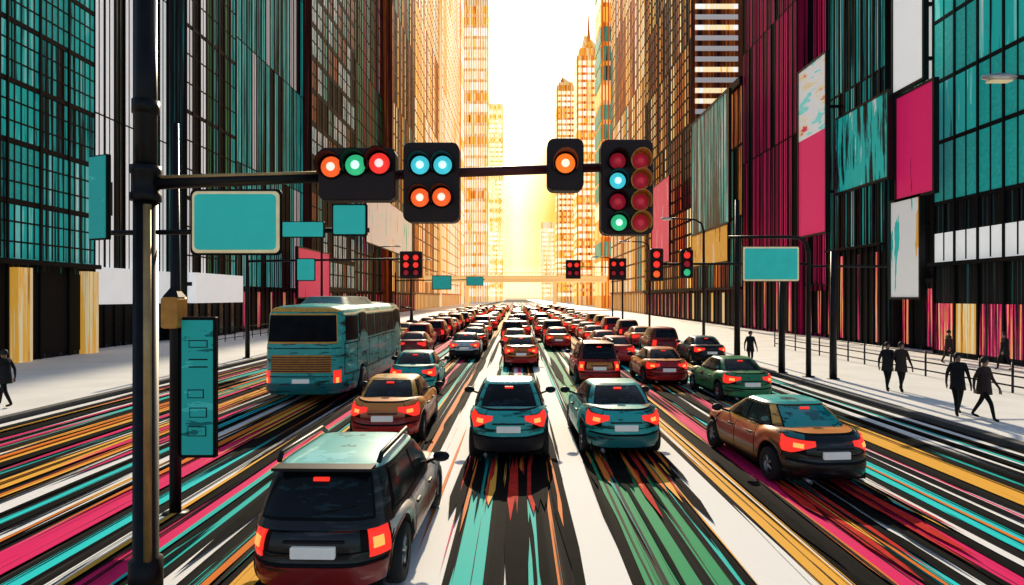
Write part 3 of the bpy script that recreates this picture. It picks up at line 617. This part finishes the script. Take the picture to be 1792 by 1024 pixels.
MB().tube([(.1,0,armz(255)),(wx(560,D)-ox,0,armz(560))],[.075,.058],16).build('mast_arm','black_metal',ms)
MB().tube([(.2,-.045,armz(265)+.06),(wx(560,D)-ox,-.03,armz(560)+.045)],.022,8).build('arm_highlight','bronze',ms)  # added tube drawing the arm's gold highlight
MB().tube([(wx(560,D)-ox,0,armz(560)),(wx(1128,D)-ox,0,armz(1128))],[.058,.05],14).build('outer_arm','maroon',ms)
MB().tube([(wx(172,D)-ox,0,wz(405,D)),(wx(640,D)-ox,0,wz(400,D))],.03,10).build('sign_rail','black_metal',ms)
MB().rr(0,0,.1,.1,.02,0,.1).build('cap','black_metal',ms).location=(0,-.05,7.2)
MB().lathe([(.001,.04),(.3,.04),(.3,0),(.001,0)],20,axis='z').build('base_plate','black_metal',ms)
def sign(px0,px1,py0,py1,d,label,m='sign_teal',border='cream',rad=.06,rz=0,back=.05):
    cx,cz=wx((px0+px1)/2,d),wz((py0+py1)/2,d); w=(px1-px0)*d/F; h=(py1-py0)*d/F
    root=thing('road_sign',label,'road sign',(cx,d,cz-h/2),rz); b_=min(w,h)*.05
    MB().rr(0,h/2,w,h,min(rad,h*.3),-back/2,back/2).build('border',border,root)
    MB().rr(0,h/2,w-2*b_,h-2*b_,min(rad,h*.3)*.85,-back/2-.012,-back/2+.001).build('panel',m,root)
    if border=='cream': MB().rr(0,h/2,w+.05,h+.05,min(rad,h*.3),-back/2+.012,back/2-.003).build('outer_rim','ink',root)
    MB().box(-.03,.03,back/2+.001,back/2+.1,h*.3,h*.7).build('bracket','black_metal',root)
    return root
sign(337,490,335,443,D,'large blank teal sign with pale border on the left mast')
sign(495,568,388,416,D,'narrow blank teal street sign right of the large sign',border='ink',rad=.01)
sign(582,643,357,413,D,'small blank teal sign with dark border at the rail end',border='ink',rad=.02)
sign(150,200,272,420,D,'tall narrow dark teal panel on the rail left of the mast',m='panel_teal',border='ink',rad=.01,rz=R(-25))
# info post
ip=thing('information_post','slim black post with a tall teal information panel near the left mast','information post',(wx(307,10.5),10.5,0))
MB().tube([(0,0,0),(0,0,2.9),(0,0,6.3)],[.09,.085,.05],14).build('post','black_metal',ip)
MB().lathe([(.001,.03),(.2,.03),(.2,0)],18,axis='z').build('base_plate','black_metal',ip)
t=MB(); t.rr(0,3.25,.27,.5,.05,-.2,.12); t.build('meter_box','visor_gold',ip)
t=MB(); t.add([(-.13,-.16,3.5),(.13,-.16,3.5),(.13,.1,3.5),(-.13,.1,3.5),(0,-.04,3.72)],[(0,1,4),(1,2,4),(2,3,4),(3,0,4)]); t.build('finial','black_metal',ip)
MB().rr(.38,2.05,.58,2.26,.02,-.05,.05).build('panel_frame','ink',ip)
pn=MB().rr(.38,2.05,.5,2.16,.02,-.065,-.049).build('panel','panel_teal',ip)
for (x,z,w,h) in ((.4,2.75,.3,.12),(.4,2.5,.3,.02),(.4,2.38,.3,.02),(.36,1.95,.26,.14),(.4,1.65,.28,.16),(.38,1.35,.3,.16)):
    nb_=MB().box(x-w/2,x+w/2,-.072,-.066,z-h/2,z+h/2).build('notice','ink',pn)
    if h>.1: MB().box(x-w/2+.015,x+w/2-.015,-.076,-.0725,z-h/2+.015,z+h/2-.015).build('notice_face','panel_teal',pn)
# far left signal mast
def mast(label,X,d,z,x1,name='traffic_mast'):
    r=thing(name,label,'traffic light pole',(X,d,.13))
    MB().tube([(0,0,0),(0,0,z+1)],[.13,.09],12).build('pole','black_metal',r); MB().tube([(0,0,z),(x1-X,0,z+.15)],[.07,.05],10).build('mast_arm','black_metal',r)
    MB().lathe([(.001,.04),(.25,.04),(.25,0)],14,axis='z').build('base_plate','black_metal',r); return r
mast('thin signal mast on the left pavement behind the coach',-14.9,36,5.35,wx(735,36))
signal(700,739,440,487,35.8,[(711,451,'red'),(728,451,'red'),(711,464,'red'),(728,464,'red'),(711,477,'dark'),(728,477,'dark')],'small traffic light with paired red lamps above the coach',lr=5,hang=5.6)
sign(519,552,452,492,35.8,'small teal sign on the thin mast above the coach',border='ink')
G=27.5
rg=thing('sign_gantry','curved black gantry on the right pavement holding a blank teal sign','gantry',(12.3,G,.13))
zt_=wz(415,G)-.13; xl=wx(1275,G)-12.3
MB().tube([(0,0,0),(0,0,zt_-.7),(-.1,0,zt_-.25),(-.4,0,zt_-.03),(-.8,0,zt_),(xl,0,zt_)],[.11,.09,.08,.07,.07,.06],12).build('pole','black_metal',rg)
MB().tube([(wx(1140,G)-12.3,0,wz(462,G)-.13),(0,0,wz(462,G)-.13)],.05,10).build('mast_arm','black_metal',rg)
MB().tube([(0,0,wz(466,G)-.13),(wx(1556,G)-12.3,0,wz(466,G)-.13)],.05,10).build('side_arm','black_metal',rg)
MB().lathe([(.001,.04),(.25,.04),(.25,0)],14,axis='z').build('base_plate','black_metal',rg)
sign(1300,1398,432,492,G-.12,'large blank teal sign under the curved gantry on the right')
signal(1137,1160,435,492,G-.15,[(1148,446,'red'),(1148,463,'red'),(1148,480,'orange')],'slim traffic light with red lamps left of its neighbour on the gantry arm',lr=6,hang=wz(462,G))
signal(1190,1212,437,487,G-.15,[(1201,447,'red'),(1201,462,'dark'),(1201,477,'green')],'slim traffic light with a green bottom lamp on the gantry arm',lr=6,hang=wz(462,G))
for px_,d,t_,lab in ((1368,29,480,'slender black pole just left of the curved gantry'),(1458,26.8,440,'slender black pole just right of the curved gantry'),(1290,30.5,350,'tall slender black pole left of the gantry sign')):
    r=thing('street_pole',lab,'pole',(wx(px_,d),d,.13)); MB().tube([(0,0,0),(0,0,wz(t_,d)-.13)],[.15,.1],12).build('pole','black_metal',r); MB().lathe([(.001,.04),(.24,.04),(.24,0)],14,axis='z').build('base_plate','black_metal',r)
signal(990,1016,455,488,80,[(997,464,'red'),(1009,464,'red'),(997,478,'dark'),(1009,478,'dark')],'tiny distant traffic light right of the overpass centre',lr=4)
signal(1066,1096,452,490,80,[(1074,462,'red'),(1088,462,'red'),(1074,478,'dark'),(1088,478,'dark')],'tiny distant traffic light nearer the right pavement',lr=4)
mast('distant signal mast on the right pavement before the overpass',13,80.3,wz(470,80),wx(985,80))
mast('distant sign mast on the left pavement before the overpass',-15,80.3,wz(493,80),wx(848,80))
sign(756,790,482,507,80,'tiny teal sign far down the street on the left',border='ink'); sign(816,846,484,500,80,'tiniest teal sign far down the street left of centre',border='ink')
# lamps along both pavements
def lamp(X,d,label,h=8.6,reach=2.2,grp=None):
    sg=-1 if X>0 else 1
    r=thing('street_lamp',label,'street lamp',(X,d,.13),0,grp)
    MB().tube([(0,0,0),(0,0,h-.8),(sg*.15,0,h-.25),(sg*.6,0,h),(sg*reach,0,h+.1)],[.11,.08,.07,.06,.05],12).build('pole','black_metal',r)
    G_=[]
    for i in range(8):
        th=math.pi*i/7; G_.append([(sg*(reach+.3)-sg*.42*math.cos(th),.16*math.sin(th)*math.cos(2*math.pi*k/14),h+.08+.09*math.sin(th)*math.sin(2*math.pi*k/14)) for k in range(14)])
    hd=MB().grid(G_,0,True,True).build('lamp_head','steel',r)
    MB().box(sg*(reach+.3)-.25,sg*(reach+.3)+.25,-.09,.09,h-.03,h+.0).build('diffuser','cream',hd)
lamp(13.2,15,'silver headed street lamp reaching in from the upper right corner',8.35,1.8)
for i,d in enumerate((44,62,86)):
    lamp(12.6,d,['nearest','middle','farthest'][i]+' of the distant black street lamps on the right pavement')
    lamp(-15,d+6,['nearest','middle','farthest'][i]+' of the distant black street lamps on the left pavement')
# railings
def railing(X,d0,d1,label):
    r=thing('railing',label,'railing',(X,d0,.13)); L=d1-d0; n=int(L/1.6)
    for z in (.25,.6,1.0): MB().tube([(0,0,z),(0,L,z)],.03,8).build('rail','black_metal',r)
    for i in range(n+1): MB().tube([(0,L*i/n,0),(0,L*i/n,1.08)],.04,8).build('post','black_metal',r)
railing(17.4,18,44,'black railing along the right pavement behind the walkers'); railing(-22,44,66,'black railing on the left pavement behind the coach')
# ------------------------------------------------------------------ people
def person(px_,d,rz,label,st=.22,h=1.75,coat='cloth',swing=.18):
    r=thing('person',label,'person',(wx(px_,d),d,.13),rz); k=h/1.75
    V=[];E=[];Rd=[]
    def add(p,rad,par=None):
        V.append(Vector(p)*k); Rd.append(rad*k)
        if par is not None: E.append((par,len(V)-1))
        return len(V)-1
    pe=add((0,0,.95),.135); sp=add((0,.01,1.15),.125,pe); ch=add((0,.0,1.36),.15,sp); nk=add((0,.01,1.49),.06,ch); hb=add((0,.03,1.56),.075,nk); hm=add((0,.03,1.65),.092,hb); add((0,.02,1.735),.055,hm)
    add((0,.125,1.635),.016,hm)
    for sg in (1,-1):
        hp=add((sg*.09,0,.88),.1,pe); kn=add((sg*.1,sg*st*.75+.05,.5),.062,hp); an=add((sg*.1,sg*st*1.25-(.06 if sg<0 else 0),.1 if sg<0 else .075),.042,kn); add((sg*.11,sg*st*1.25+.14,.045),.036,an)
        sh=add((sg*.17,0,1.42),.068,ch); el=add((sg*.235,-sg*swing*.5-.02,1.14),.046,sh); wr=add((sg*.25,-sg*swing+.07,.9),.028,el); pa=add((sg*.25,-sg*swing+.09,.83),.03,wr)
        for i in range(4):
            f=add((sg*.248,-sg*swing+.065+.022*i,.775),.0095,pa); add((sg*.24,-sg*swing+.075+.022*i,.735-.006*abs(i-1.5)),.008,f)
        f=add((sg*.235,-sg*swing+.135,.82),.011,pa); add((sg*.225,-sg*swing+.15,.785),.009,f)
    me=bpy.data.meshes.new('body'); me.from_pydata(V,E,[]); o=bpy.data.objects.new('body',me); COL.objects.link(o)
    m=o.modifiers.new('s','SKIN'); 
    for i,q in enumerate(me.skin_vertices[0].data): q.radius=(Rd[i],Rd[i]); q.use_root=(i==0)
    s2=o.modifiers.new('u','SUBSURF'); s2.levels=1
    dg=bpy.context.evaluated_depsgraph_get(); nm=bpy.data.meshes.new_from_object(o.evaluated_get(dg))
    o.modifiers.clear(); o.data=nm; nm.name='body'; o.parent=r
    nm.materials.clear()
    for q in (coat,'ink','skin'): nm.materials.append(MATS[q])
    for p in nm.polygons:
        c=p.center/k; p.use_smooth=True
        p.material_index=2 if (c.z>1.5 or (c.z<.87 and abs(c.x)>.2)) else (1 if c.z<.9 else 0)
    MB().lathe([(.001,.105),(.06,.09),(.095,.04),(.102,-.02),(.09,-.06)],14,axis='z',c=(0,.01*k,1.665*k)).build('hair','hair',r)
    MB().lathe([(.165*k,1.28*k),(.16*k,1.1*k),(.175*k,.95*k),(.2*k,.72*k),(.19*k,.72*k)],18,axis='z').build('coat',coat,r)
    return r
person(1553,23.4,R(170),'person in black coat, left one of the pair walking by the gantry pole')
person(1577,23.1,R(175),'person in brown coat, right one of the pair walking by the gantry pole',.18,1.78,'cloth_brown')
person(1676,18.6,R(160),'person in black coat striding along the right kerb',.25,1.78)
person(1722,17.9,R(200),'person in dark coat nearest the right edge of the picture',.28,1.72,'cloth_brown')
person(1313,32,R(180),'lone person standing beside the black saloon at the right kerb',.08,1.7)
person(1758,30,R(90),'person beyond the railing in front of the far right shopfront',.2,1.75)
person(1660,33,R(-90),'smaller person beyond the railing by the pink shopfront',.2,1.7,'cloth_brown')
person(8,20,R(80),'person in black cut by the left edge of the picture on the white pavement',.24,1.75)
# ------------------------------------------------------------------ world, sun, camera
EL=R(26)
w=bpy.data.worlds.new('World'); SC.world=w; w.use_nodes=True; nt=w.node_tree
sky=nt.nodes.new('ShaderNodeTexSky'); sky.sky_type='NISHITA'; sky.sun_disc=False; sky.sun_elevation=EL; sky.sun_rotation=0; sky.air_density=1.0; sky.dust_density=3; sky.ozone_density=1
tc=nt.nodes.new('ShaderNodeTexCoord'); sp=nt.nodes.new('ShaderNodeSeparateXYZ'); nt.links.new(tc.outputs['Generated'],sp.inputs[0])
def mth(op,a,b=None,clamp=False):
    n=nt.nodes.new('ShaderNodeMath'); n.operation=op; n.use_clamp=clamp
    for i,q in enumerate((a,b)):
        if q is None: continue
        if isinstance(q,(int,float)): n.inputs[i].default_value=q
        else: nt.links.new(q,n.inputs[i])
    return n.outputs[0]
rp=nt.nodes.new('ShaderNodeValToRGB'); e=rp.color_ramp.elements; e[0].position=0;e[0].color=(.1,)*3+(1,);e[1].position=.5;e[1].color=(0,0,0,1)
for p,v in ((.025,.6),(.05,.9),(.12,.95),(.2,.84),(.28,.62),(.38,.35)): q=e.new(p); q.color=(v,v,v,1)
nt.links.new(sp.outputs['Z'],rp.inputs['Fac'])
fwd=mth('MULTIPLY',mth('SUBTRACT',sp.outputs['Y'],.5),3,True); ax=mth('MULTIPLY',mth('ABSOLUTE',sp.outputs['X']),5)
fac=mth('MULTIPLY',mth('MULTIPLY',rp.outputs['Color'],fwd),mth('ADD',ax,.8),True)
mx=nt.nodes.new('ShaderNodeMix'); mx.data_type='RGBA'; nt.links.new(fac,mx.inputs['Factor']); nt.links.new(sky.outputs['Color'],mx.inputs['A']); mx.inputs['B'].default_value=(9,5.2,1.0,1)
bg=nt.nodes['Background']; bg.inputs['Strength'].default_value=.15; nt.links.new(mx.outputs['Result'],bg.inputs['Color'])
sd=bpy.data.lights.new('sun','SUN'); sd.energy=5; sd.angle=R(.5); sd.color=(1,.84,.6); so=bpy.data.objects.new('sun',sd); COL.objects.link(so); so.rotation_euler=(-(math.pi/2-EL),0,R(0)); so.location=(0,60,60)
cd=bpy.data.cameras.new('camera'); cd.lens=36*F/1792; cd.sensor_width=36; cd.shift_x=-9/1792; cd.shift_y=8/1792; cd.clip_end=8000; cd.clip_start=.1
co=bpy.data.objects.new('camera',cd); COL.objects.link(co); co.location=(0,0,H0); co.rotation_euler=(R(90),0,0); SC.camera=co
SC.view_settings.view_transform='Standard'; SC.view_settings.look='None'; SC.view_settings.exposure=0
